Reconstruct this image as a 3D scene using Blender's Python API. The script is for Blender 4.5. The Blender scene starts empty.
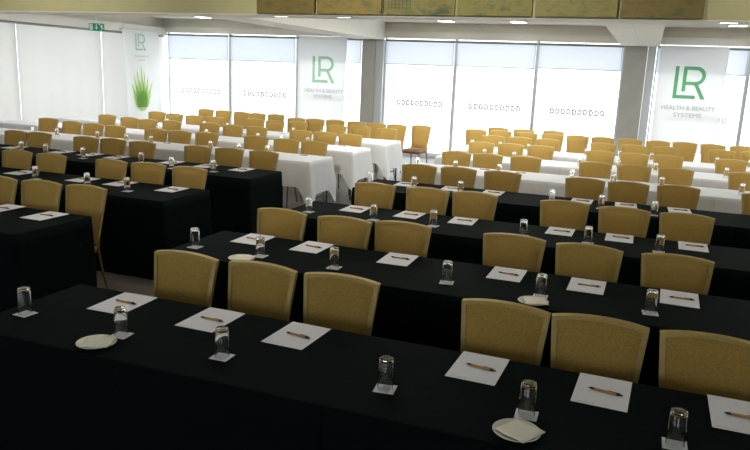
import bpy, bmesh, math, random
from mathutils import Vector, Matrix

random.seed(7)
scene = bpy.context.scene
COL = scene.collection
PI = math.pi

# ------------------------------------------------------------------ camera
FX = 710.0
PITCH, ROLL, YAW = 0.21373, 0.0416, -0.35469
cam_data = bpy.data.cameras.new('camera')
cam = bpy.data.objects.new('camera', cam_data)
COL.objects.link(cam)
cam_data.sensor_fit = 'HORIZONTAL'
cam_data.sensor_width = 36.0
cam_data.lens = FX / 750.0 * 36.0
cam_data.clip_start = 0.05
cam_data.clip_end = 200.0
cp, sp, cy, sy = math.cos(PITCH), math.sin(PITCH), math.cos(YAW), math.sin(YAW)
fwd = Vector((sy * cp, cy * cp, -sp))
rgt = Vector((cy, -sy, 0.0))
upv = rgt.cross(fwd)
r2 = math.cos(ROLL) * rgt + math.sin(ROLL) * upv
u2 = -math.sin(ROLL) * rgt + math.cos(ROLL) * upv
m = Matrix((r2, u2, -fwd)).transposed().to_4x4()
m.translation = Vector((0.0, 0.0, 1.9733))
cam.matrix_world = m
scene.camera = cam

# ------------------------------------------------------------------ world, exposure
SKY = 3.0
FILL_PANEL = 12.0
FILL_PANEL_FAR = 40.0
world = bpy.data.worlds.new('overcast_sky')
scene.world = world
world.use_nodes = True
bg = world.node_tree.nodes['Background']
bg.inputs['Color'].default_value = (0.93, 0.97, 1.0, 1)
bg.inputs['Strength'].default_value = SKY
scene.view_settings.view_transform = 'Standard'
scene.view_settings.look = 'None'
scene.view_settings.gamma = 1.0
scene.view_settings.use_curve_mapping = False
scene.view_settings.exposure = 0.1
scene.cycles.use_denoising = True
scene.cycles.max_bounces = 10
scene.cycles.transparent_max_bounces = 16
scene.cycles.transmission_bounces = 8
scene.cycles.sample_clamp_indirect = 6.0


# ------------------------------------------------------------------ materials
def lin(c):
    out = []
    for v in c:
        v = v / 255.0
        out.append(v / 12.92 if v <= 0.04045 else ((v + 0.055) / 1.055) ** 2.4)
    return (out[0], out[1], out[2], 1.0)


def base_mat(name):
    mt = bpy.data.materials.new(name)
    mt.use_nodes = True
    nt = mt.node_tree
    return mt, nt, nt.nodes['Principled BSDF']


def mat(name, rgb, rough=0.6, metal=0.0, noise=0.0, scale=20.0, bump=0.0, bscale=60.0, sheen=0.0, spec=0.5):
    mt, nt, b = base_mat(name)
    c = lin(rgb)
    b.inputs['Roughness'].default_value = rough
    b.inputs['Metallic'].default_value = metal
    b.inputs['Specular IOR Level'].default_value = spec
    if sheen:
        b.inputs['Sheen Weight'].default_value = sheen
        b.inputs['Sheen Roughness'].default_value = 0.5
    tc = nt.nodes.new('ShaderNodeTexCoord')
    if noise:
        n = nt.nodes.new('ShaderNodeTexNoise')
        n.inputs['Scale'].default_value = scale
        n.inputs['Detail'].default_value = 4
        nt.links.new(tc.outputs['Object'], n.inputs['Vector'])
        r = nt.nodes.new('ShaderNodeValToRGB')
        r.color_ramp.elements[0].position = 0.3
        r.color_ramp.elements[1].position = 0.7
        r.color_ramp.elements[0].color = tuple(v * (1 - noise) for v in c[:3]) + (1,)
        r.color_ramp.elements[1].color = tuple(min(1, v * (1 + noise)) for v in c[:3]) + (1,)
        nt.links.new(n.outputs['Fac'], r.inputs['Fac'])
        nt.links.new(r.outputs['Color'], b.inputs['Base Color'])
    else:
        b.inputs['Base Color'].default_value = c
    if bump:
        n2 = nt.nodes.new('ShaderNodeTexNoise')
        n2.inputs['Scale'].default_value = bscale
        n2.inputs['Detail'].default_value = 3
        nt.links.new(tc.outputs['Object'], n2.inputs['Vector'])
        bp = nt.nodes.new('ShaderNodeBump')
        bp.inputs['Strength'].default_value = bump
        bp.inputs['Distance'].default_value = 0.01
        nt.links.new(n2.outputs['Fac'], bp.inputs['Height'])
        nt.links.new(bp.outputs['Normal'], b.inputs['Normal'])
    return mt


def thin_mat(name, rgb, transl, transp):
    """thin cloth that lets daylight through: diffuse + translucent + a little open weave"""
    mt = bpy.data.materials.new(name)
    mt.use_nodes = True
    nt = mt.node_tree
    nt.nodes.clear()
    out = nt.nodes.new('ShaderNodeOutputMaterial')
    c = lin(rgb)
    d = nt.nodes.new('ShaderNodeBsdfDiffuse')
    d.inputs['Color'].default_value = c
    t = nt.nodes.new('ShaderNodeBsdfTranslucent')
    t.inputs['Color'].default_value = c
    tr = nt.nodes.new('ShaderNodeBsdfTransparent')
    m1 = nt.nodes.new('ShaderNodeMixShader')
    m1.inputs['Fac'].default_value = transl
    m2 = nt.nodes.new('ShaderNodeMixShader')
    m2.inputs['Fac'].default_value = transp
    nt.links.new(d.outputs[0], m1.inputs[1])
    nt.links.new(t.outputs[0], m1.inputs[2])
    nt.links.new(m1.outputs[0], m2.inputs[1])
    nt.links.new(tr.outputs[0], m2.inputs[2])
    nt.links.new(m2.outputs[0], out.inputs['Surface'])
    return mt


def ink_mat(name, tint, body=0.12):
    """translucent print on sheer cloth or glass: it tints the daylight that comes through"""
    mt = bpy.data.materials.new(name)
    mt.use_nodes = True
    nt = mt.node_tree
    nt.nodes.clear()
    out = nt.nodes.new('ShaderNodeOutputMaterial')
    tr = nt.nodes.new('ShaderNodeBsdfTransparent')
    tr.inputs['Color'].default_value = tuple(math.sqrt(v) for v in tint) + (1,)
    d = nt.nodes.new('ShaderNodeBsdfDiffuse')
    d.inputs['Color'].default_value = tuple(tint) + (1,)
    mx = nt.nodes.new('ShaderNodeMixShader')
    mx.inputs['Fac'].default_value = body
    nt.links.new(tr.outputs[0], mx.inputs[1])
    nt.links.new(d.outputs[0], mx.inputs[2])
    nt.links.new(mx.outputs[0], out.inputs['Surface'])
    return mt


def pane_mat():
    mt = bpy.data.materials.new('window_glass')
    mt.use_nodes = True
    nt = mt.node_tree
    nt.nodes.clear()
    out = nt.nodes.new('ShaderNodeOutputMaterial')
    tr = nt.nodes.new('ShaderNodeBsdfTransparent')
    tr.inputs['Color'].default_value = (0.96, 0.98, 0.98, 1)
    g = nt.nodes.new('ShaderNodeBsdfGlossy')
    g.inputs['Roughness'].default_value = 0.02
    mx = nt.nodes.new('ShaderNodeMixShader')
    mx.inputs['Fac'].default_value = 0.05
    nt.links.new(tr.outputs[0], mx.inputs[1])
    nt.links.new(g.outputs[0], mx.inputs[2])
    nt.links.new(mx.outputs[0], out.inputs['Surface'])
    return mt


def glass_mat():
    mt, nt, b = base_mat('tumbler_glass')
    b.inputs['Base Color'].default_value = (0.97, 0.98, 0.98, 1)
    b.inputs['Transmission Weight'].default_value = 1.0
    b.inputs['Roughness'].default_value = 0.02
    b.inputs['IOR'].default_value = 1.48
    return mt


def lamp_mat(name, strength, col=(1.0, 0.93, 0.82)):
    mt, nt, b = base_mat(name)
    b.inputs['Base Color'].default_value = (0.9, 0.9, 0.88, 1)
    b.inputs['Emission Color'].default_value = col + (1,)
    b.inputs['Emission Strength'].default_value = strength
    return mt


def fabric_mat(name, rgb, var=0.22):
    mt, nt, b = base_mat(name)
    b.inputs['Roughness'].default_value = 0.85
    b.inputs['Specular IOR Level'].default_value = 0.25
    b.inputs['Sheen Weight'].default_value = 0.15
    c = lin(rgb)
    tc = nt.nodes.new('ShaderNodeTexCoord')
    n = nt.nodes.new('ShaderNodeTexNoise')
    n.inputs['Scale'].default_value = 190
    n.inputs['Detail'].default_value = 3
    v = nt.nodes.new('ShaderNodeTexVoronoi')
    v.inputs['Scale'].default_value = 140
    nt.links.new(tc.outputs['Object'], n.inputs['Vector'])
    nt.links.new(tc.outputs['Object'], v.inputs['Vector'])
    ad = nt.nodes.new('ShaderNodeMath')
    ad.operation = 'MULTIPLY_ADD'
    ad.inputs[1].default_value = 0.35
    nt.links.new(v.outputs['Distance'], ad.inputs[0])
    nt.links.new(n.outputs['Fac'], ad.inputs[2])
    r = nt.nodes.new('ShaderNodeValToRGB')
    r.color_ramp.elements[0].position = 0.4
    r.color_ramp.elements[1].position = 0.85
    r.color_ramp.elements[0].color = tuple(x * (1 - var) for x in c[:3]) + (1,)
    r.color_ramp.elements[1].color = tuple(x * (1 + var) for x in c[:3]) + (1,)
    nt.links.new(ad.outputs[0], r.inputs['Fac'])
    nt.links.new(r.outputs['Color'], b.inputs['Base Color'])
    bp = nt.nodes.new('ShaderNodeBump')
    bp.inputs['Strength'].default_value = 0.25
    bp.inputs['Distance'].default_value = 0.004
    nt.links.new(n.outputs['Fac'], bp.inputs['Height'])
    nt.links.new(bp.outputs['Normal'], b.inputs['Normal'])
    return mt


def floor_mat():
    mt, nt, b = base_mat('grey_plank_floor')
    tc = nt.nodes.new('ShaderNodeTexCoord')
    br = nt.nodes.new('ShaderNodeTexBrick')
    br.inputs['Color1'].default_value = lin((98, 94, 87))
    br.inputs['Color2'].default_value = lin((86, 83, 77))
    br.inputs['Mortar'].default_value = lin((56, 54, 50))
    br.inputs['Scale'].default_value = 1.0
    br.inputs['Mortar Size'].default_value = 0.004
    br.inputs['Brick Width'].default_value = 1.2
    br.inputs['Row Height'].default_value = 0.18
    nt.links.new(tc.outputs['Object'], br.inputs['Vector'])
    nt.links.new(br.outputs['Color'], b.inputs['Base Color'])
    b.inputs['Roughness'].default_value = 0.38
    return mt


def painting_mat(name, seed, ca, cb, cc):
    mt, nt, b = base_mat(name)
    tc = nt.nodes.new('ShaderNodeTexCoord')
    mp = nt.nodes.new('ShaderNodeMapping')
    mp.inputs['Location'].default_value = (seed * 3.7, seed * 1.3, seed)
    mp.inputs['Scale'].default_value = (1.6, 1.0, 3.0)
    nt.links.new(tc.outputs['Object'], mp.inputs['Vector'])
    n = nt.nodes.new('ShaderNodeTexNoise')
    n.inputs['Scale'].default_value = 2.6
    n.inputs['Detail'].default_value = 6
    n.inputs['Roughness'].default_value = 0.65
    nt.links.new(mp.outputs[0], n.inputs['Vector'])
    r = nt.nodes.new('ShaderNodeValToRGB')
    e = r.color_ramp.elements
    e[0].position, e[0].color = 0.32, lin(ca)
    e[1].position, e[1].color = 0.68, lin(cc)
    k = e.new(0.5)
    k.color = lin(cb)
    nt.links.new(n.outputs['Fac'], r.inputs['Fac'])
    nt.links.new(r.outputs['Color'], b.inputs['Base Color'])
    b.inputs['Roughness'].default_value = 0.7
    return mt


M = {}
M['wall'] = mat('painted_wall', (226, 222, 210), 0.8, noise=0.03, scale=3)
M['ceil'] = mat('white_ceiling', (232, 229, 220), 0.85, noise=0.02, scale=2)
M['olive'] = mat('olive_painted_beam', (174, 170, 128), 0.8, noise=0.04, scale=4)
M['pillar'] = mat('grey_pillar_paint', (178, 180, 175), 0.7, noise=0.04, scale=6)
M['frame'] = mat('grey_window_frame', (204, 208, 212), 0.45)
M['jamb'] = mat('pale_jamb_panel', (205, 210, 214), 0.6)
M['floor'] = floor_mat()
M['pane'] = pane_mat()
M['blind'] = thin_mat('roller_blind_fabric', (228, 226, 223), 0.115, 0.03)
M['blindpale'] = thin_mat('pale_roller_blind_fabric', (228, 233, 245), 0.25, 0.05)
M['blindtube'] = mat('blind_cassette_grey', (140, 142, 144), 0.5)
M['banner'] = thin_mat('sheer_banner_cloth', (246, 246, 246), 0.21, 0.09)
M['green'] = ink_mat('logo_green', (0.25, 0.58, 0.32))
M['teal'] = ink_mat('logo_pale_teal', (.62, .80, .72))
M['palegreen'] = ink_mat('logo_pale_green', (0.55, 0.77, 0.58))
M['lettering'] = mat('lettering_grey', (178, 184, 180), 0.8)
M['aloe'] = ink_mat('aloe_leaf_green', (0.66, 0.82, 0.46))
M['aloedark'] = ink_mat('aloe_base_green', (.68, .80, .54))
M['exitgreen'] = mat('exit_sign_green', (0, 160, 116), 0.5)
M['exitwhite'] = mat('exit_sign_white', (235, 240, 238), 0.5)
M['decal'] = thin_mat('frosted_decal_grey', (226, 228, 230), 0.22, 0.0)
M['gold'] = fabric_mat('gold_chair_fabric', (174, 142, 74))
M['brown'] = fabric_mat('brown_seat_fabric', (110, 78, 56))
M['goldframe'] = mat('gold_painted_metal', (178, 153, 88), 0.45, metal=0.2, noise=0.08, scale=40)
M['bronze'] = mat('bronze_leg_metal', (140, 116, 74), 0.38, metal=0.5)
M['black'] = mat('black_tablecloth', (6, 18, 18), 0.85, noise=0.15, scale=30, bump=0.25, bscale=7, spec=0.05)
M['white'] = mat('white_tablecloth', (222, 225, 228), 0.8, bump=0.3, bscale=6)
M['paper'] = mat('white_paper', (232, 234, 240), 0.75)
M['ink'] = mat('grey_print', (150, 152, 156), 0.8)
M['kraft'] = mat('kraft_pen_barrel', (182, 140, 78), 0.6)
M['penblack'] = mat('black_pen_plastic', (18, 18, 18), 0.35)
M['coaster'] = mat('paper_coaster', (226, 229, 236), 0.8)
M['china'] = mat('white_china', (226, 224, 208), 0.25)
M['napkin'] = mat('cream_napkin', (238, 236, 220), 0.9)
M['glass'] = glass_mat()
M['lamp'] = lamp_mat('ceiling_lamp_diffuser', FILL_PANEL)
M['lampfar'] = lamp_mat('window_side_panel_diffuser', FILL_PANEL_FAR, (1.0, 0.98, 0.95))
M['lampsoft'] = lamp_mat('window_side_lamp', 5.0, (1, 0.98, 0.95))
M['lampframe'] = mat('lamp_frame_white', (225, 225, 222), 0.5)
M['tabletop'] = mat('folding_table_top', (150, 120, 86), 0.5, noise=0.1, scale=9)
M['steel'] = mat('dark_steel_leg', (62, 58, 54), 0.4, metal=0.6)
M['rim'] = mat('dark_painting_edge', (92, 84, 52), 0.7)


# ------------------------------------------------------------------ helpers
def obj(name, bm, material, parent=None, smooth=False):
    me = bpy.data.meshes.new(name)
    bmesh.ops.recalc_face_normals(bm, faces=bm.faces)
    bm.to_mesh(me)
    bm.free()
    if smooth:
        for f in me.polygons:
            f.use_smooth = True
        me.set_sharp_from_angle(angle=math.radians(38))
    me.materials.append(material)
    o = bpy.data.objects.new(name, me)
    COL.objects.link(o)
    if parent is not None:
        o.parent = parent
    return o


def thing(name, label, cat, loc=(0, 0, 0), rz=0.0, group=None):
    o = bpy.data.objects.new(name, None)
    o.empty_display_size = 0.1
    COL.objects.link(o)
    o.location = loc
    o.rotation_euler = (0, 0, rz)
    tag(o, label, cat, group)
    return o


def tag(o, label=None, cat=None, group=None, kind=None):
    if label:
        o['label'] = label
    if cat:
        o['category'] = cat
    if group:
        o['group'] = group
    if kind:
        o['kind'] = kind
    return o


def struct(name, bm, material, label, cat, parent=None):
    o = obj(name, bm, material, parent)
    if parent is None:
        tag(o, label, cat, None, 'structure')
    return o


def dup(root, loc, rz, label, group=None):
    r = root.copy()
    COL.objects.link(r)
    r.location = loc
    r.rotation_euler = (0, 0, rz)
    r['label'] = label
    if group:
        r['group'] = group
    for ch in list(root.children):
        c = ch.copy()
        COL.objects.link(c)
        c.parent = r
        for g in ch.children:
            d = g.copy()
            COL.objects.link(d)
            d.parent = c
    return r


def box(bm, x0, x1, y0, y1, z0, z1, bev=0.0):
    vs = [bm.verts.new(p) for p in ((x0, y0, z0), (x1, y0, z0), (x1, y1, z0), (x0, y1, z0),
                                    (x0, y0, z1), (x1, y0, z1), (x1, y1, z1), (x0, y1, z1))]
    fs = [bm.faces.new([vs[i] for i in q]) for q in
          ((0, 3, 2, 1), (4, 5, 6, 7), (0, 1, 5, 4), (1, 2, 6, 5), (2, 3, 7, 6), (3, 0, 4, 7))]
    if bev:
        es = {e for f in fs for e in f.edges}
        bmesh.ops.bevel(bm, geom=list(es), offset=bev, segments=2, affect='EDGES', profile=0.6)
    return bm


def bx(*a, **k):
    return box(bmesh.new(), *a, **k)


def lathe(bm, prof, n=24, cx=0.0, cy_=0.0):
    rings = []
    for r, z in prof:
        if r < 1e-6:
            rings.append([bm.verts.new((cx, cy_, z))])
        else:
            rings.append([bm.verts.new((cx + r * math.cos(2 * PI * i / n), cy_ + r * math.sin(2 * PI * i / n), z)) for i in range(n)])
    for a, b in zip(rings, rings[1:]):
        for i in range(n):
            j = (i + 1) % n
            if len(a) == 1:
                bm.faces.new((a[0], b[i], b[j]))
            elif len(b) == 1:
                bm.faces.new((a[i], a[j], b[0]))
            else:
                bm.faces.new((a[i], a[j], b[j], b[i]))
    return bm


def tube(bm, pts, rads, n=8, flat=1.0):
    """closed tube through pts; flat squeezes the section in its second axis"""
    rings = []
    pts = [Vector(p) for p in pts]
    for k, p in enumerate(pts):
        d = (pts[min(k + 1, len(pts) - 1)] - pts[max(k - 1, 0)]).normalized()
        a = Vector((1, 0, 0)) if abs(d.x) < 0.9 else Vector((0, 1, 0))
        u = (a - d * a.dot(d)).normalized()
        v = d.cross(u)
        r = rads[k] if isinstance(rads, (list, tuple)) else rads
        rings.append([bm.verts.new(p + u * r * math.cos(2 * PI * (i + .5) / n) + v * r * flat * math.sin(2 * PI * (i + .5) / n)) for i in range(n)])
    for a, b in zip(rings, rings[1:]):
        for i in range(n):
            j = (i + 1) % n
            bm.faces.new((a[i], a[j], b[j], b[i]))
    bm.faces.new(rings[0][::-1])
    bm.faces.new(rings[-1])
    return bm


def prism(bm, poly, origin, ux, uy, nrm, t):
    """extruded polygon: 2D points in plane (origin, ux, uy), thickness t along nrm"""
    o = Vector(origin)
    ux, uy, nrm = Vector(ux), Vector(uy), Vector(nrm)
    a = [bm.verts.new(o + ux * x + uy * y) for x, y in poly]
    b = [bm.verts.new(o + ux * x + uy * y + nrm * t) for x, y in poly]
    bm.faces.new(a)
    bm.faces.new(b[::-1])
    n = len(poly)
    for i in range(n):
        j = (i + 1) % n
        bm.faces.new((a[i], b[i], b[j], a[j]))
    return bm


def rect(bm, x0, y0, x1, y1, *pl):
    return prism(bm, [(x0, y0), (x1, y0), (x1, y1), (x0, y1)], *pl)


ORD = ['zeroth', 'first', 'second', 'third', 'fourth', 'fifth', 'sixth', 'seventh', 'eighth', 'ninth', 'tenth',
       'eleventh', 'twelfth', 'thirteenth', 'fourteenth', 'fifteenth']

# ------------------------------------------------------------------ room shell
XL, XR, YB, YF = -12.4, 6.0, 16.4, -3.0       # left wall, right wall, window wall, wall behind the photographer
ZC, ZH = 3.10, 2.70                           # ceiling, window head
struct('floor', bx(XL - .3, XR + .3, YF - .3, YB + .3, -0.12, 0.0), M['floor'], 'grey plank floor of the conference room', 'floor')
bm = bmesh.new()
box(bm, XL - .3, XR + .3, 9.55, YB + .3, ZC, ZC + .15)
box(bm, XL - .3, XR + .3, YF - .3, 9.05, 3.6, 3.75)
struct('ceiling', bm, M['ceil'], 'white ceiling above the rows of tables', 'ceiling')
bm = bmesh.new()
box(bm, XL - .3, XR + .3, YF - .2, YF, 0, .9)
box(bm, XL - .3, XR + .3, YF - .2, YF, 2.5, 3.75)
for x0_, x1_ in ((XL - .3, -9.6), (-7.0, -5.4), (-2.8, -1.2), (1.4, XR + .3)):  # wall piers around the openings of the added windows
    box(bm, x0_, x1_, YF - .2, YF, .9, 2.5)
struct('window_13', bx(-9.6, 1.4, YF - .11, YF - .10, .9, 2.5), M['pane'], 'row of windows in the wall behind the photographer', 'window')  # added unseen windows that let sky light fill the room from behind
struct('wall_front', bm, M['wall'], 'plain pale wall behind the stage', 'wall')
struct('wall_right', bx(XR, XR + .2, YF, YB + .2, 0, 3.6), M['wall'], 'plain pale right wall', 'wall')
bm = bmesh.new()
box(bm, XL - .2, XL, YF, 8.95, 0, 3.6)
box(bm, XL - .2, XL, 8.95, YB + .2, ZH, 3.6)
struct('wall_left', bm, M['wall'], 'pale left wall above the long roller blinds', 'wall')
bm = bmesh.new()
box(bm, XL - .2, XR + .2, YB, YB + .2, ZH + .05, ZC + .1)
box(bm, XL - .2, XL, YB, YB + .2, 0, ZH + .05)
struct('wall_back', bm, M['wall'], 'pale wall strip above the back windows', 'wall')
# painted beam across the hall that carries the paintings
struct('trim_1', bx(XL, XR, 9.05, 9.58, 2.685, 3.75), M['olive'], 'olive painted beam across the hall under the ceiling', 'beam')
# underside lining of that beam
struct('trim_2', bx(XL, XR, 9.06, 9.60, 2.67, 2.685), M['wall'], 'grey lining under the olive beam', 'beam')
# pelmet boxes over the blinds
struct('trim_3', bx(XL, XL + .16, 9.6, YB, ZH - .03, 2.86), M['ceil'], 'white pelmet above the left blinds', 'pelmet')
struct('trim_4', bx(XL + .16, XR, YB - .10, YB, ZH + .05, 2.90), M['ceil'], 'white pelmet above the back windows', 'pelmet')
# soffit beams running to the pillars
struct('trim_5', bx(-6.72, -5.98, 9.6, YB - .10, 2.70, ZC), M['ceil'], 'white ceiling beam ending at the left pillar', 'beam')
struct('trim_6', bx(-0.66, 0.10, 9.6, YB - .10, 2.70, ZC), M['ceil'], 'white ceiling beam ending at the right pillar', 'beam')
struct('trim_7', bx(-0.30, -0.292, 9.6, YB - .12, 2.695, 2.70), M['frame'], 'thin joint line under the right ceiling beam', 'beam')
struct('wall_pillar', bx(-6.53, -6.21, YB - .15, YB + .1, 0, 2.70), M['pillar'], 'grey square pillar between the back windows beside the middle banner', 'pillar')
struct('wall_pillar', bx(-0.57, -0.12, YB - .15, YB + .1, 0, 2.70), M['pillar'], 'grey square pillar between the back windows beside the right banner', 'pillar')
struct('baseboard_back', bx(XL, XR, YB - .03, YB + .06, 0, .06), M['frame'], 'low grey sill rail along the back windows', 'sill')


def d_glyph(bm, x, z, s, y):
    """hollow D outline standing in the plane y, facing the room"""
    t = s * 0.27
    n = 10
    outer = [(0, 0)] + [(s * .30 + s * .45 * math.sin(a), s * .5 - s * .5 * math.cos(a)) for a in [PI * i / n for i in range(n + 1)]] + [(0, s)]
    inner = [(t, t)] + [(s * .30 + (s * .45 - t) * math.sin(a), s * .5 - (s * .5 - t) * math.cos(a)) for a in [PI * i / n for i in range(n + 1)]] + [(t, s - t)]
    for yy, flip in ((y, False), (y + .004, True)):
        a = [bm.verts.new((x + p[0], yy, z + p[1])) for p in outer]
        b = [bm.verts.new((x + p[0], yy, z + p[1])) for p in inner]
        k = len(a)
        for i in range(k):
            j = (i + 1) % k
            bm.faces.new((a[i], a[j], b[j], b[i]))


def back_window(idx, x0, x1, decal, zblind):
    fr = bmesh.new()
    w = .035
    box(fr, x0, x0 + w, YB, YB + .08, 0.06, ZH + .05)
    box(fr, x1 - w, x1, YB, YB + .08, 0.06, ZH + .05)
    box(fr, x0 + w, x1 - w, YB, YB + .08, 0.06, 0.10)
    root = struct('window_%d' % idx, fr, M['frame'], 'tall back window %s, framed in grey' % WIN_WHERE[idx], 'window')
    obj('pane', bx(x0 + w, x1 - w, YB + .035, YB + .045, 0.10, ZH + .05), M['pane'], root)
    if decal:
        d = bmesh.new()
        n = 10
        ws = (x1 - x0) * .66
        for i in range(n):
            d_glyph(d, x0 + (x1 - x0) * .2 + ws * i / n, 1.19, .14, YB + .022)
        obj('decal_strip', d, M['decal'], root)
    bl = thing('roller_blind', 'half drawn roller blind on back window %s' % WIN_WHERE[idx], 'blind',
               (0.5 * (x0 + x1), YB - .045, ZH), 0, 'half drawn blinds on the back windows')
    hw = 0.5 * (x1 - x0) - .035
    tb = tube(bmesh.new(), [(-hw - .01, 0, -.005), (hw + .01, 0, -.005)], .026, 12)
    obj('cassette', tb, M['blindtube'], bl, True)
    fb = bmesh.new()
    fb.faces.new([fb.verts.new(q) for q in ((-hw, .025, zblind - ZH), (hw, .025, zblind - ZH), (hw, .025, -.005), (-hw, .025, -.005))])
    obj('blind_fabric', fb, M['blindpale'], bl)
    obj('bottom_bar', bx(-hw, hw, .02, .03, zblind - ZH - .02, zblind - ZH), M['jamb'], bl)
    ch = tube(bmesh.new(), [(hw - .02, .0, -.03), (hw - .02, .0, -1.3)], .003, 6)
    obj('pull_cord', ch, M['blindtube'], bl)


WIN_WHERE = {1: 'beside the aloe banner', 2: 'second along from the left corner', 3: 'behind the middle banner',
             4: 'just right of the left pillar', 5: 'midway between the two pillars', 6: 'just left of the right pillar',
             7: 'behind the right banner', 8: 'at the right edge of the photo', 9: 'beyond the right edge'}
back_window(1, -12.22, -10.29, True, 2.09)
back_window(2, -10.29, -8.34, True, 2.10)
back_window(3, -8.34, -6.56, True, 2.16)
struct('wall_jamb', bx(-6.205, -6.01, YB - .10, YB + .06, 0, 2.70), M['jamb'], 'pale panel strip on the right side of the left pillar', 'wall')
back_window(4, -6.0, -4.26, True, 2.16)
back_window(5, -4.26, -2.40, True, 2.17)
back_window(6, -2.40, -0.575, True, 2.19)
struct('wall_jamb', bx(-0.115, 0.05, YB - .10, YB + .06, 0, 2.70), M['jamb'], 'pale panel strip on the right side of the right pillar', 'wall')
back_window(7, 0.06, 1.83, True, 2.19)
back_window(8, 1.83, 3.80, False, 2.19)
back_window(9, 3.80, 5.95, False, 2.19)

# left wall: three tall windows fully covered by blinds
LW = {10: 'next to the room corner', 11: 'in the middle of the left wall', 12: 'at the left edge of the photo'}
for idx, y0, y1 in ((10, 14.03, 16.38), (11, 11.54, 14.03), (12, 8.96, 11.54)):
    fr = bmesh.new()
    w = .04
    box(fr, XL - .09, XL, y0, y0 + w, 0.0, ZH)
    box(fr, XL - .09, XL, y1 - w, y1, 0.0, ZH)
    box(fr, XL - .09, XL, y0 + w, y1 - w, 0.0, .06)
    root = struct('window_%d' % idx, fr, M['frame'], 'tall left wall window %s, covered by a blind' % LW[idx], 'window')
    obj('pane', bx(XL - .05, XL - .04, y0 + w, y1 - w, .06, ZH), M['pane'], root)
    bl = thing('roller_blind', 'full length grey roller blind %s' % LW[idx], 'blind', (XL + .05, 0.5 * (y0 + y1), ZH), 0,
               'full length blinds on the left wall')
    hw = 0.5 * (y1 - y0) - .020
    obj('cassette', tube(bmesh.new(), [(0, -hw - .02, -.055), (0, hw + .02, -.055)], .024, 12), M['blindtube'], bl, True)
    fb = bmesh.new()
    # fabric with very soft waves so it reads as hung cloth
    n = 28
    for s in (0, 1):
        pass
    va, vb = [], []
    for i in range(n + 1):
        yy = -hw + 2 * hw * i / n
        xx = -.02 + .004 * math.sin(i * 1.3) + .003 * math.sin(i * .45 + 1)
        va.append(fb.verts.new((xx, yy, -.05)))
        vb.append(fb.verts.new((xx, yy, -2.58)))
    for i in range(n):
        fb.faces.new((va[i], va[i + 1], vb[i + 1], vb[i]))
    fo = obj('blind_fabric', fb, M['blind'], bl, True)
    obj('bottom_bar', bx(-.03, -.01, -hw, hw, -2.61, -2.58), M['jamb'], bl)


# ------------------------------------------------------------------ lamps
def flat_lamp(name, label, x, y, z, lx, ly, material, group):
    t = thing(name, label, 'ceiling light', (x, y, z), 0, group)
    f = bmesh.new()
    b_ = .02
    box(f, -lx / 2, lx / 2, -ly / 2, -ly / 2 + b_, -.03, 0)
    box(f, -lx / 2, lx / 2, ly / 2 - b_, ly / 2, -.03, 0)
    box(f, -lx / 2, -lx / 2 + b_, -ly / 2 + b_, ly / 2 - b_, -.03, 0)
    box(f, lx / 2 - b_, lx / 2, -ly / 2 + b_, ly / 2 - b_, -.03, 0)
    obj('frame', f, M['lampframe'], t)
    obj('diffuser', bx(-lx / 2 + b_, lx / 2 - b_, -ly / 2 + b_, ly / 2 - b_, -.034, -.005), material, t)
    return t


for x, w in ((-10.6, 'left of the middle banner'), (-4.33, 'right of the left pillar'), (-2.75, 'left of the right pillar'), (1.45, 'above the right banner')):
    flat_lamp('ceiling_light', 'small flat white ceiling light by the back windows, %s' % w, x, 15.65, ZC + .026, .34, .34, M['lampsoft'], 'ceiling lights by the windows')
k = 0
for yy, zz in ((4.2, 3.6), (5.9, 3.6), (11.0, ZC), (13.4, ZC)):  # added glowing panels, out of view, to brighten the tables and far chairs
    for xx in (-9.6, -4.2, -2.0, 2.6):
        k += 1
        flat_lamp('ceiling_light', 'square lit ceiling panel over the rows of tables', xx, yy, zz, (.6), .6, M['lamp'] if yy < 9 else M['lampfar'], 'ceiling panels over the tables')
k = 0
for x in (-4.9, -3.95, 0.75):
    k += 1
    flat_lamp('spotlight_strip', 'short white light strip under the olive beam, %s from its left' % ORD[k], x, 9.13, 2.688, .22, .05, M['lampsoft'], 'light strips under the olive beam')

# added spotlights, out of view, that brighten the painted beam
SPOT = 50.0
for x, w in ((-8.6, 'far left'), (-4.3, 'left of middle'), (-1.6, 'right of middle'), (2.4, 'far right')):
    t = thing('track_spotlight', 'small black ceiling spotlight turned to the olive beam, %s' % w, 'spotlight', (x, 6.2, 3.6), 0, 'spotlights for the paintings')
    obj('mount', bx(-.06, .06, -.02, .02, -.02, 0), M['penblack'], t)
    obj('stem', tube(bmesh.new(), [(0, 0, -.02), (0, 0, -.14)], .010, 8), M['penblack'], t)
    aim = Vector((0, 2.9, -.50)).normalized()
    obj('lamp_head', tube(bmesh.new(), [Vector((0, 0, -.16)) - aim * .09, Vector((0, 0, -.16)) - aim * .02, Vector((0, 0, -.16)) + aim * .08], [.028, .045, .048], 16), M['penblack'], t, True)
    ld = bpy.data.lights.new('spot_bulb', 'SPOT')
    ld.energy = SPOT * 4
    ld.color = (1.0, 0.95, 0.86)
    ld.spot_size = math.radians(100)
    ld.spot_blend = 0.8
    ld.shadow_soft_size = .05
    lo_ = bpy.data.objects.new('spot_bulb', ld)
    COL.objects.link(lo_)
    lo_.parent = t
    lo_.location = Vector((0, 0, -.16)) + aim * .10
    lo_.rotation_euler = aim.to_track_quat('-Z', 'Y').to_euler()

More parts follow.
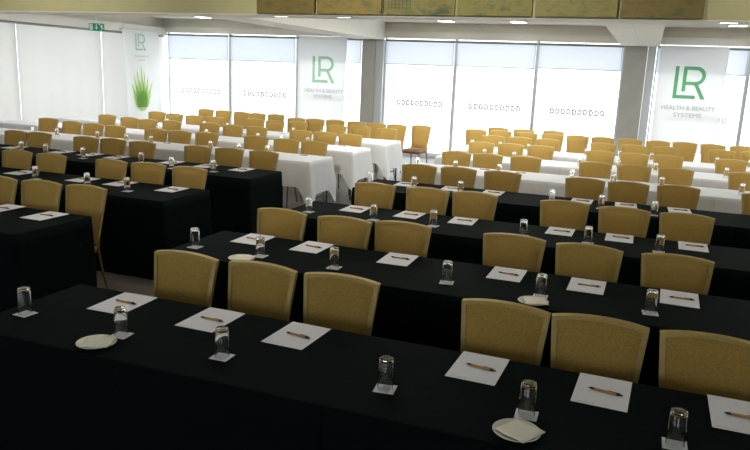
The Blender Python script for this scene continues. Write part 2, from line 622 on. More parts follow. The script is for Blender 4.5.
# ------------------------------------------------------------------ paintings on the beam
PX = [-5.23, -4.31, -3.35, -2.37, -1.41, -0.43, 0.49]
PC = [((86, 69, 28), (113, 98, 42), (75, 79, 41)), ((111, 92, 35), (132, 115, 54), (82, 86, 47)),
      ((65, 75, 47), (119, 111, 58), (92, 90, 48)), ((90, 94, 51), (126, 119, 62), (73, 82, 52)),
      ((103, 99, 54), (132, 124, 69), (79, 94, 65)), ((71, 79, 52), (116, 103, 52), (98, 76, 41))]
PW = ['leftmost', 'second from left', 'third from left, with a painted lattice', 'third from right', 'second from right', 'rightmost']
for i in range(6):
    x0, x1 = PX[i] + .015, PX[i + 1] - .02
    cxm = .5 * (x0 + x1)
    t = thing('painting', 'murky olive and brown abstract canvas on the beam, %s' % PW[i], 'painting', (cxm, 9.05, 2.69), 0, 'paintings on the olive beam')
    hw = .5 * (x1 - x0)
    obj('canvas', bx(-hw, hw, -.055, -.012, 0.0, .62, bev=.006), painting_mat('painting_%d' % i, i + 1.5, *PC[i]), t)
    obj('stretcher_frame', bx(-hw + .03, hw - .03, -.012, 0, .03, .59), M['rim'], t)
    if i == 2 or i == 1:
        pass
    if i == 2:
        g = bmesh.new()
        for a in range(7):
            box(g, -.42 + a * .05 - 0.0, -.42 + a * .05 + .012, -.0575, -.055, .07, .30)
        for a in range(5):
            box(g, -.42, -.10, -.0585, -.0575, .08 + a * .05, .088 + a * .05)
        obj('painted_lattice', g, mat('lattice_paint', (70, 82, 62), .7), t)


# ------------------------------------------------------------------ hanging banners
def banner_cloth(w, h, phase, amp):
    b = bmesh.new()
    nx, nz = 40, 12
    g = []
    for j in range(nz + 1):
        row = []
        for i in range(nx + 1):
            u = i / nx
            v = j / nz
            pin = 1 - 0.035 * v * (1 if u < .5 else 1)
            xx = (u - .5) * w * pin
            e = abs(u - .5) * 2
            yy = -amp * v * (e ** 7) * (1 + .5 * math.sin(9 * u + phase + 2 * v)) - .12 * amp * v * math.sin(14 * u + phase)
            row.append(b.verts.new((xx, min(yy, .02), -h * v)))
        g.append(row)
    for j in range(nz):
        for i in range(nx):
            b.faces.new((g[j][i], g[j][i + 1], g[j + 1][i + 1], g[j + 1][i]))
    return b


def logo(parent, cx, top, s, yoff, material):
    """two interlocked letters: a tall L whose foot runs under a tall R"""
    pl = ((cx, yoff, top), (s, 0, 0), (0, 0, s), (0, -1, 0), .003)
    t = .115
    b = bmesh.new()
    # L : upright and foot
    prism(b, [(-.5, 0), (-.5, -1.08), (.22, -1.08), (.20, -1.08 + t), (-.5 + t, -1.08 + t), (-.5 + t, 0)], *pl)
    # R : upright, bowl, leg
    prism(b, [(-.24, 0), (-.24, -.84), (-.24 + t, -.84), (-.24 + t, 0)], *pl)
    n = 14
    out = [(-.24 + t, 0)] + [(.17 + .30 * math.sin(a), -.31 + .31 * math.cos(a)) for a in [PI * i / n for i in range(n + 1)]] + [(-.24 + t, -.62)]
    inn = [(-.24 + t, -t)] + [(.17 + (.30 - t) * math.sin(a), -.31 + (.31 - t) * math.cos(a)) for a in [PI * i / n for i in range(n + 1)]] + [(-.24 + t, -.62 + t)]
    for i in range(len(out) - 1):
        prism(b, [out[i], out[i + 1], inn[i + 1], inn[i]], *pl)
    prism(b, [(.14, -.62 + .01), (.27, -.62 + .01), (.52, -1.08), (.385, -1.08)], *pl)
    return obj('logo', b, material, parent)


def text(parent, body, cx, z, width, yoff, material, height=None):
    cu = bpy.data.curves.new('lettering', 'FONT')
    cu.body = body
    cu.align_x = 'CENTER'
    cu.align_y = 'CENTER'
    cu.size = 0.12
    cu.extrude = 0.0008
    o = bpy.data.objects.new('lettering', cu)
    COL.objects.link(o)
    cu.materials.append(material)
    bpy.context.view_layer.update()
    k = width / max(o.dimensions.x, 1e-4)
    o.scale = (k, k if height is None else height / max(o.dimensions.y, 1e-4), 1)
    sc_ = o.scale.copy()
    me = bpy.data.meshes.new_from_object(o.evaluated_get(bpy.context.evaluated_depsgraph_get()))
    bpy.data.objects.remove(o)
    bpy.data.curves.remove(cu)
    o = bpy.data.objects.new('lettering', me)
    COL.objects.link(o)
    if not me.materials:
        me.materials.append(material)
    o.scale = sc_
    o.parent = parent
    o.location = (cx, yoff, z)
    o.rotation_euler = (PI / 2, 0, 0)
    return o


def banner(label, loc, rz, w, h, phase, amp):
    t = thing('banner', label, 'banner', loc, rz)
    obj('banner_cloth', banner_cloth(w, h, phase, amp), M['banner'], t, True)
    obj('top_rail', tube(bmesh.new(), [(-w / 2 - .01, 0.012, .0), (w / 2 + .01, 0.012, .0)], .012, 10), M['lampframe'], t, True)
    for sx in (-1, 1):
        obj('hanging_wire', tube(bmesh.new(), [(sx * (w / 2 - .06), .012, .01), (sx * (w / 2 - .06), .012, 3.10 - loc[2])], .003, 6), M['frame'], t)
    return t


YO = -.022
b3 = banner('sheer white banner with a bold green two letter logo by the right pillar', (0.765, 16.15, 2.71), 0, 1.29, 2.15, 0.4, .05)
logo(b3, -.005, -.39, .60, YO, M['green'])
text(b3, 'HEALTH & BEAUTY', .015, -1.235, 1.02, YO, M['lettering'], .085)
text(b3, 'SYSTEMS', .02, -1.375, .53, YO, M['lettering'], .085)
b2 = banner('sheer white banner with a pale green two letter logo by the left pillar', (-7.53, 16.15, 2.72), 0, 1.29, 2.15, 2.1, .07)
logo(b2, .045, -.455, .585, YO, M['palegreen'])
text(b2, 'HEALTH & BEAUTY', .06, -1.285, 1.02, YO, M['lettering'], .085)
text(b2, 'SYSTEMS', .045, -1.42, .49, YO, M['lettering'], .085)
b1 = banner('sheer white banner with a printed aloe plant near the left room corner', (-12.2, 15.27, 2.73), PI / 2, 1.40, 2.25, 1.1, .09)
logo(b1, -.045, -.09, .38, YO, M['teal'])
text(b1, 'HEALTH & BEAUTY', -.02, -.64, .58, YO, M['lettering'], .04)
text(b1, 'SYSTEMS', -.02, -.74, .28, YO, M['lettering'], .04)
# printed aloe: leaves fan up from a rounded base
al = bmesh.new()
rnd = random.Random(3)
leaves = [(-.40, .62, -.16), (-.30, .84, -.12), (-.19, 1.00, -.08), (-.02, 1.12, .0), (.11, .96, .05), (.24, .82, .11), (.41, .68, .16), (-.10, .74, -.04), (.06, .70, .05), (.21, .60, .08), (-.25, .58, -.10)]
for q, (tx, hh, bx0) in enumerate(leaves):
    n = 8
    L_, R_ = [], []
    for i in range(n + 1):
        v = i / n
        c_ = bx0 + (tx - bx0) * (v ** 1.3)
        wd = .085 * (1 - v) ** .7 * (0.8 + .5 * math.sin(PI * min(1, v * 1.4)))
        L_.append((c_ - wd, .10 + hh * v * .96))
        R_.append((c_ + wd, .10 + hh * v * .96))
    prism(al, L_ + R_[::-1][1:], (-.02, YO - .001 * (q % 4) - .001, -2.02), (1, 0, 0), (0, 0, 1), (0, -1, 0), .001)
obj('printed_leaves', al, M['aloe'], b1)
ab = bmesh.new()
n = 20
prism(ab, [(.24 * math.cos(PI + PI * i / n), .27 + .27 * math.sin(PI + PI * i / n)) for i in range(n + 1)] + [(.19, .40), (.08, .52), (-.07, .50), (-.18, .41)],
      (-.02, YO, -2.02), (1, 0, 0), (0, 0, 1), (0, -1, 0), .001)
obj('printed_base', ab, M['aloedark'], b1)

# ------------------------------------------------------------------ exit sign
t = thing('exit_sign', 'green and white emergency exit sign with a down arrow, above the left blinds', 'sign', (-12.12, 13.62, 2.71), math.radians(38))
t.scale = (.78, .78, .78)
obj('housing', bx(-.23, .23, -.02, .02, .09, .17, bev=.006), M['exitwhite'], t)
obj('sign_plate', bx(-.22, .22, -.014, .014, -.12, .09, bev=.003), M['exitgreen'], t)
pl = ((0, -.015, 0), (1, 0, 0), (0, 0, 1), (0, -1, 0), .003)
p_ = bmesh.new()
rect(p_, -.19, -.10, -.10, .075, *pl)                                         # doorway
obj('doorway_symbol', p_, M['exitwhite'], t)
p_ = bmesh.new()
rect(p_, -.014, -.02, .014, .065, *pl)
prism(p_, [(-.045, -.02), (0, -.085), (.045, -.02)], *pl)
obj('arrow_symbol', p_, M['exitwhite'], t)
p_ = bmesh.new()
prism(p_, [(.10, .02), (.13, .05), (.165, -.01), (.14, -.035)], *pl)             # running figure: trunk, head, arms, legs
prism(p_, [(.085 + .02 * math.cos(a), .065 + .02 * math.sin(a)) for a in [2 * PI * i / 10 for i in range(10)]], *pl)
prism(p_, [(.145, -.02), (.165, -.01), (.205, -.05), (.19, -.065)], *pl)
prism(p_, [(.14, -.035), (.155, -.03), (.135, -.10), (.115, -.10)], *pl)
prism(p_, [(.12, .035), (.135, .05), (.19, .04), (.19, .025)], *pl)
obj('running_figure_symbol', p_, M['exitwhite'], t)
obj('bracket', bx(-.02, .02, -.015, .03, .17, .30), M['exitwhite'], t)


# ------------------------------------------------------------------ banquet chair
TILT = math.radians(10)


def bp_(u, v, d):
    """a point of the tilted back plane: u across, v up, d towards the sitter"""
    return (u, .185 + v * math.sin(TILT) - d * math.cos(TILT), .455 + v * math.cos(TILT) + d * math.sin(TILT) * -1)


def half_w(v):
    return .168 + (.211 - .168) * (v / .461) ** 0.95


def make_chair():
    t = thing('banquet_chair', 'gold chair', 'chair')
    VT, ARCH, N = .461, .025, 12
    inset = .024

    def outline(ins, vb):
        pts = []
        for i in range(9):
            v = vb + (VT - ins * .6 - vb) * i / 8
            pts.append((-(half_w(v) - ins), v))
        wt = half_w(VT) - ins
        for i in range(1, N):
            a = -1 + 2 * i / N
            pts.append((wt * a, VT - ins * .6 + (ARCH - .004) * (1 - abs(a) ** 2.2)))
        for i in range(9):
            v = vb + (VT - ins * .6 - vb) * (8 - i) / 8
            pts.append(((half_w(v) - ins), v))
        return pts

    fr = bmesh.new()
    o_, i_ = outline(0, 0.0), outline(inset, 0.03)
    layers = []
    for pts, d in ((o_, -.014), (o_, .012), (i_, .016), (i_, -.014)):
        layers.append([fr.verts.new(bp_(u, v, d)) for u, v in pts])
    n = len(o_)
    for a in range(4):
        A, B = layers[a], layers[(a + 1) % 4]
        for i in range(n):
            j = (i + 1) % n
            fr.faces.new((A[i], A[j], B[j], B[i]))
    f = obj('back_frame', fr, M['goldframe'], t, False)
    # upholstered pad, cushioned in front and flat behind
    pd = bmesh.new()
    NS, NT = 14, 12
    rows = []
    for side in (1, -1):
        g = []
        for k in range(NT + 1):
            tt = k / NT
            row = []
            for i in range(NS + 1):
                s = -1 + 2 * i / NS
                vtop = VT - inset * .6 + (ARCH - .004) * (1 - abs(s) ** 2.2)
                v = .03 + (vtop - .03) * tt
                u = s * (half_w(min(v, VT)) - inset + .001)
                puff = (1 - abs(s) ** 8) * (1 - abs(2 * tt - 1) ** 8)
                d = (.010 + .020 * puff) if side == 1 else (-.006 - .004 * puff)
                row.append(pd.verts.new(bp_(u, v, d)))
            g.append(row)
        rows.append(g)
        for k in range(NT):
            for i in range(NS):
                q = (g[k][i], g[k][i + 1], g[k + 1][i + 1], g[k + 1][i])
                pd.faces.new(q if side == 1 else q[::-1])
    A, B = rows
    loopa = [A[0][i] for i in range(NS + 1)] + [A[k][NS] for k in range(1, NT + 1)] + [A[NT][i] for i in range(NS - 1, -1, -1)] + [A[k][0] for k in range(NT - 1, 0, -1)]
    loopb = [B[0][i] for i in range(NS + 1)] + [B[k][NS] for k in range(1, NT + 1)] + [B[NT][i] for i in range(NS - 1, -1, -1)] + [B[k][0] for k in range(NT - 1, 0, -1)]
    for i in range(len(loopa)):
        j = (i + 1) % len(loopa)
        pd.faces.new((loopa[i], loopb[i], loopb[j], loopa[j]))
    obj('backrest', pd, M['gold'], t, True)
    # seat cushion
    st = bmesh.new()
    NX, NY = 12, 12
    up_, lo_ = [], []
    for j in range(NY + 1):
        ru, rl = [], []
        for i in range(NX + 1):
            a, b = -1 + 2 * i / NX, -1 + 2 * j / NY
            hw = .212 - .026 * (b + 1) / 2
            x = a * hw * (1 - .05 * abs(b) ** 6)
            y = -.03 + b * .205 * (1 - .05 * abs(a) ** 6)
            puff = (1 - abs(a) ** 5) * (1 - abs(b) ** 5)
            ru.append(st.verts.new((x, y, .440 + .045 * puff ** .6)))
            rl.append(st.verts.new((x, y, .415)))
        up_.append(ru)
        lo_.append(rl)
    for j in range(NY):
        for i in range(NX):
            st.faces.new((up_[j][i], up_[j][i + 1], up_[j + 1][i + 1], up_[j + 1][i]))
            st.faces.new((lo_[j][i], lo_[j + 1][i], lo_[j + 1][i + 1], lo_[j][i + 1]))
    rim_u = up_[0] + [r[-1] for r in up_[1:]] + up_[-1][-2::-1] + [r[0] for r in up_[-2:0:-1]]
    rim_l = lo_[0] + [r[-1] for r in lo_[1:]] + lo_[-1][-2::-1] + [r[0] for r in lo_[-2:0:-1]]
    for i in range(len(rim_u)):
        j = (i + 1) % len(rim_u)
        st.faces.new((rim_u[i], rim_l[i], rim_l[j], rim_u[j]))
    obj('seat', st, M['brown'], t, True)
    sf = bmesh.new()
    box(sf, -.195, .195, -.222, -.200, .392, .416)
    box(sf, -.172, .172, .160, .182, .392, .416)
    for s in (-1, 1):
        prism(sf, [(s * .195, -.200), (s * .175, -.200), (s * .152, .160), (s * .172, .160)], (0, 0, .392), (1, 0, 0), (0, 1, 0), (0, 0, 1), .024)
    obj('seat_frame', sf, M['bronze'], t)
    for s in (-1, 1):
        l = tube(bmesh.new(), [(s * .186, -.205, .405), (s * .190, -.212, .2), (s * .194, -.222, 0.0)], [.014, .012, .010], 8)
        obj('leg', l, M['bronze'], t)
    for s in (-1, 1):
        # rear leg kinks backwards at the seat and runs up into the back frame
        l = tube(bmesh.new(), [(s * .172, .196, .50), (s * .170, .178, .425), (s * .176, .215, .22), (s * .190, .268, 0.0)], [.012, .015, .012, .010], 8)
        obj('leg', l, M['bronze'], t)
    for s in (-1, 1):
        g = lathe(bmesh.new(), [(0, 0), (.013, 0), (.013, .012), (0, .014)], 10)
        o = obj('foot_glide', g, M['penblack'], t)
        o.location = (s * .194, -.222, -.001)
    return t


YBACK = .185 + .455 * math.sin(TILT)        # chair origin to top of back
chair0 = make_chair()
used = [False]


def put_chair(x, yback, label, group, rz=None):
    rz = random.uniform(-.05, .05) if rz is None else rz
    loc = (x, yback - YBACK, 0.001)
    if not used[0]:
        used[0] = True
        chair0.location = loc
        chair0.rotation_euler = (0, 0, rz)
        chair0['label'] = label
        chair0['group'] = group
        return chair0
    return dup(chair0, loc, rz, label, group)


# ------------------------------------------------------------------ tables, cloths
def cloth_mesh(w, d, h, drop_front, drop_back, drop_left, drop_right, amp, seed, corner_extra=0.0, gap=0.0):
    """table cloth hung over a rectangle w x d: flat top, rounded edge, folded hangs. A drop of 0 ends the cloth at that edge."""
    rr = random.Random(seed)
    ph = [rr.uniform(0, 6.28) for _ in range(6)]
    b = bmesh.new()
    hw, hd, cr = w / 2 - gap, d / 2, .018
    dmax = drop_front
    flare = .004 if drop_front > .6 else .014
    per = []                                    # x, y, outward normal, side drop, fold strength, corner weight
    step = .035

    def side(x0, y0, x1, y1, nx, ny, drop, open0, open1):
        L = math.hypot(x1 - x0, y1 - y0)
        k = max(2, int(L / step))
        for i in range(k + 1):
            a = i / k
            dist0, dist1 = a * L, (1 - a) * L
            f = 1.0
            if not open0:
                f = min(f, dist0 / .25)
            if not open1:
                f = min(f, dist1 / .25)
            cw = 0.0
            if open0:
                cw = max(cw, 1 - dist0 / .16)
            if open1:
                cw = max(cw, 1 - dist1 / .16)
            per.append((x0 + (x1 - x0) * a, y0 + (y1 - y0) * a, nx, ny, drop, max(0, min(1, f)), max(0, cw)))

    def corner(cx_, cy2, a0, da, db, openc):
        if not openc:
            a = a0 + PI / 4
            sx_, sy_ = (1 if math.cos(a) > 0 else -1), (1 if math.sin(a) > 0 else -1)
            per.append((cx_ + cr * sx_, cy2 + cr * sy_, 0, sy_, da if da > 0 else db, 0.0, 0.0))
            return
        for i in range(1, 5):
            a = a0 + PI / 2 * i / 5
            dd = da + (db - da) * i / 5 if openc else (da if da > 0 else db)
            per.append((cx_ + cr * math.cos(a), cy2 + cr * math.sin(a), math.cos(a), math.sin(a), dd, 1.0 if openc else 0.0, 1.0 if openc else 0.0))

    lo, ro = drop_left > 0, drop_right > 0
    side(-hw + cr, -hd, hw - cr, -hd, 0, -1, drop_front, lo, ro)
    corner(hw - cr, -hd + cr, -PI / 2, drop_front, drop_right, ro)
    side(hw, -hd + cr, hw, hd - cr, 1, 0, drop_right, True, True)
    corner(hw - cr, hd - cr, 0, drop_right, drop_back, ro)
    side(hw - cr, hd, -hw + cr, hd, 0, 1, drop_back, ro, lo)
    corner(-hw + cr, hd - cr, PI / 2, drop_back, drop_left, lo)
    side(-hw, hd - cr, -hw, -hd + cr, -1, 0, drop_left, True, True)
    corner(-hw + cr, -hd + cr, PI, drop_left, drop_front, lo)
    n = len(per)
    rings = []
    LV = 9
    top = []
    for (x, y, nx, ny, dr, f, cw) in per:
        k_ = .012 if dr > 0 else 0.0
        top.append(b.verts.new((x - nx * k_, y - ny * k_, h)))
    rings.append(top)
    rings.append([b.verts.new((x - nx * .003 * (dr > 0), y - ny * .003 * (dr > 0), h - .003)) for (x, y, nx, ny, dr, f, cw) in per])
    s_acc = 0.0
    arc = []
    for i in range(n):
        arc.append(s_acc)
        x0, y0 = per[i][:2]
        x1, y1 = per[(i + 1) % n][:2]
        s_acc += math.hypot(x1 - x0, y1 - y0)
    for lv in range(1, LV + 1):
        v = lv / LV
        ring = []
        for i, (x, y, nx, ny, dr, f, cw) in enumerate(per):
            if dr <= 0:
                ring.append(b.verts.new((x, y, h - .006 - v * (dmax - (dmax - drop_back) * min(1, max(0, (y + hd) / (2 * hd)))))))
                continue
            dd = dr + corner_extra * cw ** 1.3 * (0 if ny > .5 else 1)
            z = max(.006, h - .006 - dd * v)
            s = arc[i]
            wv = (.5 + .5 * math.sin(s * 11 + ph[0] + .6 * math.sin(s * 3.1 + ph[1]))) * .6 + (.5 + .5 * math.sin(s * 23 + ph[2])) * .4
            wv = wv * (.6 + .4 * math.sin(s * 2.3 + ph[3]))
            o_ = amp * (v ** 1.1) * wv * f + (flare * v) + cw * f * amp * 1.3 * v
            ring.append(b.verts.new((x + nx * o_, y + ny * o_, z)))
        rings.append(ring)
    for A, B in zip(rings, rings[1:]):
        for i in range(n):
            j = (i + 1) % n
            b.faces.new((A[i], A[j], B[j], B[i]))
    # centre of the top, filled as a fan of strips
    b.faces.new(top)
    return b


def tablecloth(x, y, w, d, colour, drops, amp, label, seed, corner_extra=0.0, rz=0.0):
    b = cloth_mesh(w, d, .75, drops[0], drops[1], drops[2], drops[3], amp, seed, corner_extra)
    o = obj('tablecloth', b, M[colour], None)
    for f in o.data.polygons:
        f.use_smooth = len(f.vertices) == 4
    o.location = (x, y, 0)
    o.rotation_euler = (0, 0, rz)
    tag(o, label, 'tablecloth', 'black floor length tablecloths' if colour == 'black' else 'white tablecloths')
    return o


table0 = None


def folding_table(x, y, label):
    global table0
    if table0 is None:
        t = thing('folding_table', label, 'table', (x, y, 0), 0, 'folding tables under white cloths')
        obj('tabletop', bx(-.90, .90, -.37, .37, .715, .742, bev=.004), M['tabletop'], t)
        for sx in (-1, 1):
            for s_ in (-1, 1):
                l = tube(bmesh.new(), [(sx * .86, s_ * .30, .715), (sx * .875, s_ * .31, .0)], .014, 8)
                obj('leg', l, M['steel'], t)
            obj('leg_brace', tube(bmesh.new(), [(sx * .872, -.307, .22), (sx * .872, .307, .22)], .010, 8), M['steel'], t)
        table0 = t
        return t
    return dup(table0, (x, y, 0), 0, label, 'folding tables under white cloths')


W, D = 1.84, .762
# row table: name -> (row phrase, cloth colour, table centre y, table centre xs from the aisle outwards, chair-back y, seat xs from the aisle outwards)
RIGHT = {
    'R1': ('nearest black table row', 'black', 2.60, [-1.92, -.08], [(-2.34, 3.26), (-1.86, 3.27), (-1.38, 3.27), (-.53, 3.22), (-.09, 3.21), (.37, 3.20)]),
    'R2': ('second right-hand black row', 'black', 4.13, [-1.97, -.13, 1.71], [(-2.485, 4.66), (-1.957, 4.645, 0), (-1.528, 4.705, 0), (-.74, 4.72), (-.26, 4.68), (.28, 4.68)]),
    'R3': ('third right-hand black row', 'black', 5.62, [-1.93, -.09, 1.75], [(-2.35, 6.28), (-1.83, 6.29), (-1.38, 6.32), (-.57, 6.32), (-.09, 6.28), (.40, 6.28)]),
    'R4': ('fourth right-hand black row', 'black', 7.28, [-1.92, -.08, 1.76], [(-2.40, 7.90), (-1.93, 7.94), (-1.43, 7.94), (-.54, 7.96), (-.08, 7.95), (.39, 7.99), (1.21, 7.95)]),
    'R5': ('first right-hand white row', 'white', 9.06, [-1.94, -.10, 1.74], [(-2.40, 9.61), (-1.97, 9.63), (-1.46, 9.68), (-.55, 9.66), (-.06, 9.65), (.42, 9.64), (1.25, 9.80)]),
    'R6': ('second right-hand white row', 'white', 10.68, [-1.98, -.14, 1.70], [(-2.41, 11.28), (-1.96, 11.36), (-1.49, 11.40), (-.59, 11.28), (-.11, 11.28), (.37, 11.35), (1.23, 11.44), (1.72, 11.44)]),
    'R7': ('third right-hand white row', 'white', 12.10, [-2.02, -.18, 1.66], [(-2.51, 12.68), (-2.04, 12.74), (-1.56, 12.78), (-.63, 12.70), (-.13, 12.78), (.37, 12.88), (1.23, 13.0), (1.74, 13.1)]),
}
LEFT = {
    'A': ('nearest left-hand black row', 'black', 4.02, [-4.95], [(-4.35, 4.69), (-4.81, 4.67), (-5.28, 4.64)]),
    'B': ('second left-hand black row', 'black', 5.57, [-4.88, -6.72], [(-4.34, 6.14), (-4.84, 6.14), (-5.32, 6.11), (-6.12, 6.09), (-6.62, 6.10)]),
    'C': ('third left-hand black row', 'black', 7.15, [-4.92, -6.76, -8.60], [(-4.46, 7.88), (-4.95, 7.87), (-5.41, 7.83), (-6.23, 7.78), (-6.74, 7.82), (-7.16, 7.76), (-7.99, 7.77), (-8.43, 7.76)]),
    'D': ('nearest left-hand white row', 'white', 8.87, [-5.03, -6.87, -8.71, -10.55], [(-4.50, 9.46), (-4.95, 9.44), (-5.51, 9.52), (-6.38, 9.50), (-6.83, 9.44), (-7.25, 9.40), (-8.07, 9.41), (-8.56, 9.46), (-9.08, 9.52), (-9.80, 9.74)]),
    'E': ('middle left-hand white row', 'white', 10.37, [-5.03, -6.87, -8.71, -10.55], [(-4.54, 10.93), (-5.02, 10.98), (-5.47, 10.96), (-6.40, 11.07), (-6.88, 11.06), (-7.36, 11.06), (-8.13, 10.97), (-8.58, 10.88), (-9.10, 11.0), (-9.80, 11.2)]),
    'F': ('farthest left-hand white row', 'white', 11.90, [-5.03, -6.87, -8.71, -10.55], [(-4.52, 12.62), (-5.05, 12.66), (-5.50, 12.50), (-6.43, 12.72), (-6.90, 12.65), (-7.37, 12.68), (-8.20, 12.49), (-8.66, 12.45), (-9.20, 12.53), (-9.78, 12.72)]),
}
seed = 10
for side, rows in (('R', RIGHT), ('L', LEFT)):
    for key, (phrase, colour, ty, txs, seats) in rows.items():
        for i, tx in enumerate(txs):
            seed += 1
            aisle_end = i == 0
            outer_end = i == len(txs) - 1
            dl = (.73 if colour == 'black' else .45)
            if side == 'R':
                left, right = (dl if aisle_end else 0), (dl if outer_end else 0)
            else:
                right, left = (dl if aisle_end else 0), (dl if outer_end else 0)
            if colour == 'black':
                drops, amp, ce = (.735, .22, left and .735, right and .735), .010, 0
            else:
                drops, amp, ce = (.34, .20, left, right), .035, .20
            tablecloth(tx, ty, W, D, colour, drops, amp,
                       '%s tablecloth, %s table from the aisle, %s' % ('floor length black' if colour == 'black' else 'shorter white', ORD[i + 1], phrase), seed, ce)
            if colour == 'white':
                folding_table(tx, ty, 'folding table under white cloth, %s from the aisle, %s' % (ORD[i + 1], phrase))
        for i, (x, y, *turn) in enumerate(seats):
            put_chair(x, y, 'gold padded banquet chair, %s from the aisle, behind %s' % (ORD[i + 1], phrase), 'banquet chairs at the tables', turn[0] if turn else None)

# back rows of chairs without tables
for i, (x, y) in enumerate([(-3.08, 13.85), (-2.61, 13.97), (-2.12, 13.95), (-1.63, 13.99), (-1.17, 14.03), (-.70, 14.05), (-.21, 14.09), (.25, 14.05), (.71, 14.13), (1.18, 14.1), (1.66, 14.14), (2.13, 14.14)]):
    put_chair(x, y, 'gold banquet chair, %s from the aisle, in the right-hand back row without tables' % ORD[i + 1], 'back row chairs without tables')
for i, (x, y) in enumerate([(-2.82, 14.72), (-2.30, 14.70), (-1.73, 14.84)]):
    put_chair(x, y, 'gold banquet chair, %s from the aisle, standing behind the right-hand back row' % ORD[i + 1], 'back row chairs without tables')
for i, (x, y) in enumerate([(-4.26, 13.90), (-4.70, 13.72), (-5.14, 13.72), (-5.60, 13.78), (-6.07, 13.78), (-6.50, 13.68), (-6.92, 13.62), (-7.78, 14.32), (-8.22, 14.26), (-8.70, 14.34), (-9.22, 14.43), (-9.72, 14.46)]):
    if i == 0:
        put_chair(x, y, 'gold banquet chair with brown seat in full view, standing free at the aisle', 'back row chairs without tables', -.12)
    else:
        put_chair(x, y, 'gold banquet chair, %s from the aisle, in the left-hand back row without tables' % ORD[i + 1], 'back row chairs without tables')

# ------------------------------------------------------------------ paper, pens, tumblers, coasters, plates
ZT = .7505
sheet0 = thing('paper_sheet', 'sheet', 'paper', (0, 0, 0), 0, 'paper sheets on the tables')
obj('sheet', bx(-.105, .105, -.1485, .1485, 0, .0012), M['paper'], sheet0)
fp = bmesh.new()
for i in range(7):
    box(fp, -.09 + i * .0105, -.0815 + i * .0105 - .001 * (i % 3), -.134, -.1315, .0012, .0014)
obj('footer_print', fp, M['ink'], sheet0)
pen0 = thing('pen', 'pen', 'pen', (0, 0, 0), 0, 'pens on the paper sheets')
obj('barrel', tube(bmesh.new(), [(-.045, 0, .006), (.042, 0, .006)], .005, 10), M['kraft'], pen0, True)
obj('tip', tube(bmesh.new(), [(-.045, 0, .006), (-.058, 0, .006), (-.068, 0, .006)], [.005, .0045, .001], 10), M['penblack'], pen0, True)
obj('push_button', tube(bmesh.new(), [(.042, 0, .006), (.058, 0, .006), (.059, 0, .006), (.068, 0, .006)], [.0053, .0053, .003, .003], 10), M['penblack'], pen0, True)
obj('clip', bx(.012, .056, -.0015, .0015, .0115, .0128), M['penblack'], pen0)
cup0 = thing('glass_tumbler', 'glass', 'glass', (0, 0, 0), 0, 'upturned tumblers on the tables')
prof = [(.0315, 0), (.0298, 0), (.0290, .01), (.0268, .112), (.024, .118), (0, .119),]
prof_out = [(0, .131), (.024, .131), (.0275, .128), (.0285, .122), (.0315, 0)]
cup_bm = lathe(bmesh.new(), prof_out + prof[1:], 28)
obj('glass_body', cup_bm, M['glass'], cup0, True)
mat0 = thing('coaster', 'coaster', 'coaster', (0, 0, 0), 0, 'paper coasters under the tumblers')
obj('coaster_card', bx(-.041, .041, -.041, .041, 0, .0015, bev=.0004), M['coaster'], mat0)
first = {}


def put(root, loc, rz, label):
    if root.name not in first:
        first[root.name] = True
        root.location = loc
        root.rotation_euler = (0, 0, rz)
        root['label'] = label
        return root
    return dup(root, loc, rz, label)


SHEETS = {
    'R1': [(-2.41, 2.82), (-1.88, 2.82), (-1.41, 2.82), (-.55, 2.83), (-.04, 2.82), (.46, 2.83)],
    'R2': [(-2.55, 4.37), (-2.08, 4.37), (-1.44, 4.36), (-.71, 4.36), (-.22, 4.34), (.30, 4.34)],
    'R3': [(-2.35, 5.83), (-1.84, 5.84), (-1.36, 5.84), (-.55, 5.86), (-.09, 5.86), (.45, 5.85)],
    'R4': [(-2.42, 7.47), (-1.89, 7.47), (-1.44, 7.48), (-.52, 7.50), (-.09, 7.50), (.41, 7.50)],
    'R5': [(-2.42, 9.24), (-1.93, 9.26), (-1.45, 9.25), (-.56, 9.25), (-.10, 9.26), (.38, 9.25)],
    'A': [(-4.34, 4.22), (-4.84, 4.27)],
    'B': [(-4.28, 5.77), (-4.91, 5.77), (-5.37, 5.75), (-6.20, 5.75)],
    'C': [(-4.46, 7.37), (-4.97, 7.37), (-5.48, 7.38), (-6.31, 7.37), (-6.74, 7.37), (-7.20, 7.35), (-8.01, 7.34)],
    'D': [(-4.50, 9.08), (-5.02, 9.10), (-5.52, 9.09), (-6.37, 9.08), (-6.85, 9.10)],
    'E': [(-4.58, 10.64), (-5.05, 10.65)],
}
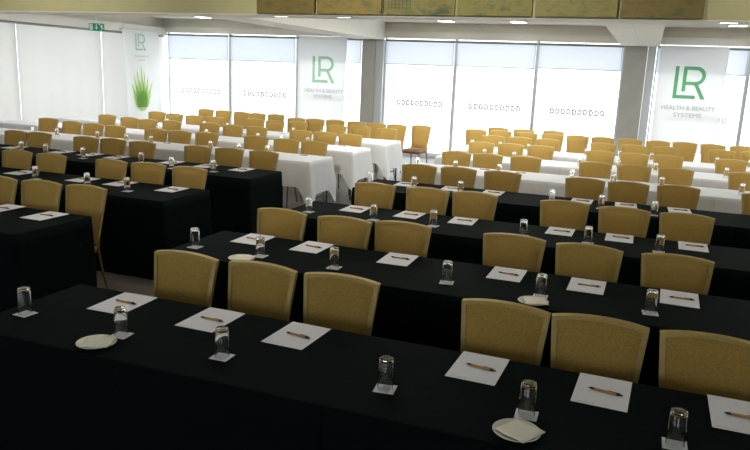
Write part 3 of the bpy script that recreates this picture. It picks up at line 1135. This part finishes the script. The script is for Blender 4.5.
CUPS = {
    'R1': [(-2.71, 2.48), (-2.12, 2.46), (-1.58, 2.45), (-.84, 2.46), (-.29, 2.48), (.22, 2.48)],
    'R2': [(-2.77, 3.97), (-2.27, 3.98), (-1.73, 3.96), (-1.005, 3.99), (-.45, 3.985), (.14, 3.97)],
    'R3': [(-2.65, 5.48), (-2.04, 5.46), (-1.53, 5.50), (-.80, 5.52), (-.31, 5.53), (.20, 5.51)],
    'R4': [(-2.78, 7.30), (-2.24, 7.20), (-1.73, 7.20), (-.79, 7.22), (-.31, 7.16), (.17, 7.08)],
    'R5': [(-2.74, 8.92), (-2.22, 8.88), (-1.66, 8.92), (-.77, 9.0), (-.28, 8.93), (.26, 9.0), (1.12, 9.02)],
    'R6': [(-2.68, 10.6), (-2.22, 10.62), (-1.76, 10.55), (-.82, 10.6), (-.29, 10.56), (.20, 10.55), (1.10, 10.62)],
    'R7': [(-2.74, 12.05), (-2.26, 12.05), (-1.78, 12.05), (-.84, 12.05), (-.33, 12.1), (.15, 12.02), (1.10, 12.1), (1.56, 12.1)],
    'B': [(-4.56, 5.45), (-5.05, 5.46), (-5.75, 5.50)],
    'C': [(-4.63, 7.02), (-5.16, 6.95), (-5.70, 7.08), (-6.54, 7.02), (-7.18, 7.06), (-7.58, 7.05)],
    'D': [(-4.92, 8.80), (-5.36, 8.78), (-5.84, 8.78), (-6.88, 8.78), (-7.35, 8.80), (-7.90, 8.80), (-8.68, 8.78), (-9.20, 8.80)],
    'E': [(-5.05, 10.35), (-5.52, 10.35), (-5.95, 10.33), (-6.95, 10.33), (-8.0, 10.4), (-8.78, 10.34)],
    'F': [(-5.02, 11.84), (-5.48, 11.82), (-6.06, 11.82), (-7.46, 11.80), (-8.0, 11.82), (-8.85, 11.80)],
}
PHR = {k: v[0] for k, v in list(RIGHT.items()) + list(LEFT.items())}
PENROT = {'R1': [-.05, -.08, -.06, -.02, -.02, -.02]}
for key, pts in SHEETS.items():
    for i, (x, y) in enumerate(pts):
        rz = random.uniform(-.04, .04)
        put(sheet0, (x, y, ZT), rz, 'white paper sheet, %s from the aisle, on %s' % (ORD[i + 1], PHR[key]))
        put(pen0, (x + .012, y + .0 + random.uniform(-.015, .01), ZT + .0014), rz + random.uniform(-.16, .02), 'tan pen with black ends on the %s sheet from the aisle, %s' % (ORD[i + 1], PHR[key]))
for key, pts in CUPS.items():
    black = RIGHT.get(key, LEFT.get(key))[1] == 'black'
    for i, (x, y) in enumerate(pts):
        zt = ZT
        if black:
            put(mat0, (x, y, ZT), random.uniform(-.15, .15), 'white square paper coaster under the %s tumbler from the aisle, %s' % (ORD[i + 1], PHR[key]))
            zt = ZT + .0017
        put(cup0, (x, y, zt), random.uniform(0, 6), 'upturned clear glass tumbler, %s from the aisle, on %s' % (ORD[i + 1], PHR[key]))

plate_prof = [(0, .002), (.045, .002), (.05, 0), (.055, .002), (.083, .012), (.085, .0135), (.083, .0150), (.055, .006), (.048, .0045), (0, .0045)]
PL = [(-2.14, 2.325, 'beside the second tumbler from the aisle, nearest black row'),
      (-.30, 2.325, 'before the fifth tumbler from the aisle, nearest black row'),
      (-2.33, 3.845, 'behind the second chair of nearest black row'),
      (-.47, 3.845, 'behind the fourth chair of nearest black row')]
for i, (x, y, w) in enumerate(PL):
    t = thing('side_plate', 'white side plate ' + w, 'plate', (x, y, ZT), 0, 'side plates with napkins')
    obj('dish', lathe(bmesh.new(), plate_prof, 32), M['china'], t, True)
    nb = bmesh.new()
    a = .062
    nx = 8
    g = []
    for j in range(nx + 1):
        g.append([nb.verts.new((-a + 2 * a * q / nx, -a + 2 * a * j / nx, .0165 + .002 * math.sin(q * 1.1 + i) * math.cos(j * .9) + .002 * (q / nx))) for q in range(nx + 1)])
    for j in range(nx):
        for q in range(nx):
            nb.faces.new((g[j][q], g[j][q + 1], g[j + 1][q + 1], g[j + 1][q]))
    npk = obj('paper_napkin', nb, M['napkin'], None, True)
    sol = npk.modifiers.new('thickness', 'SOLIDIFY')
    sol.thickness = .003
    npk.location = (x + .012, y - .004, ZT)
    npk.rotation_euler = (0, 0, (.35, -.5, .2, .3)[i])
    tag(npk, 'cream napkin on plate ' + w, 'napkin', 'napkins on the side plates')
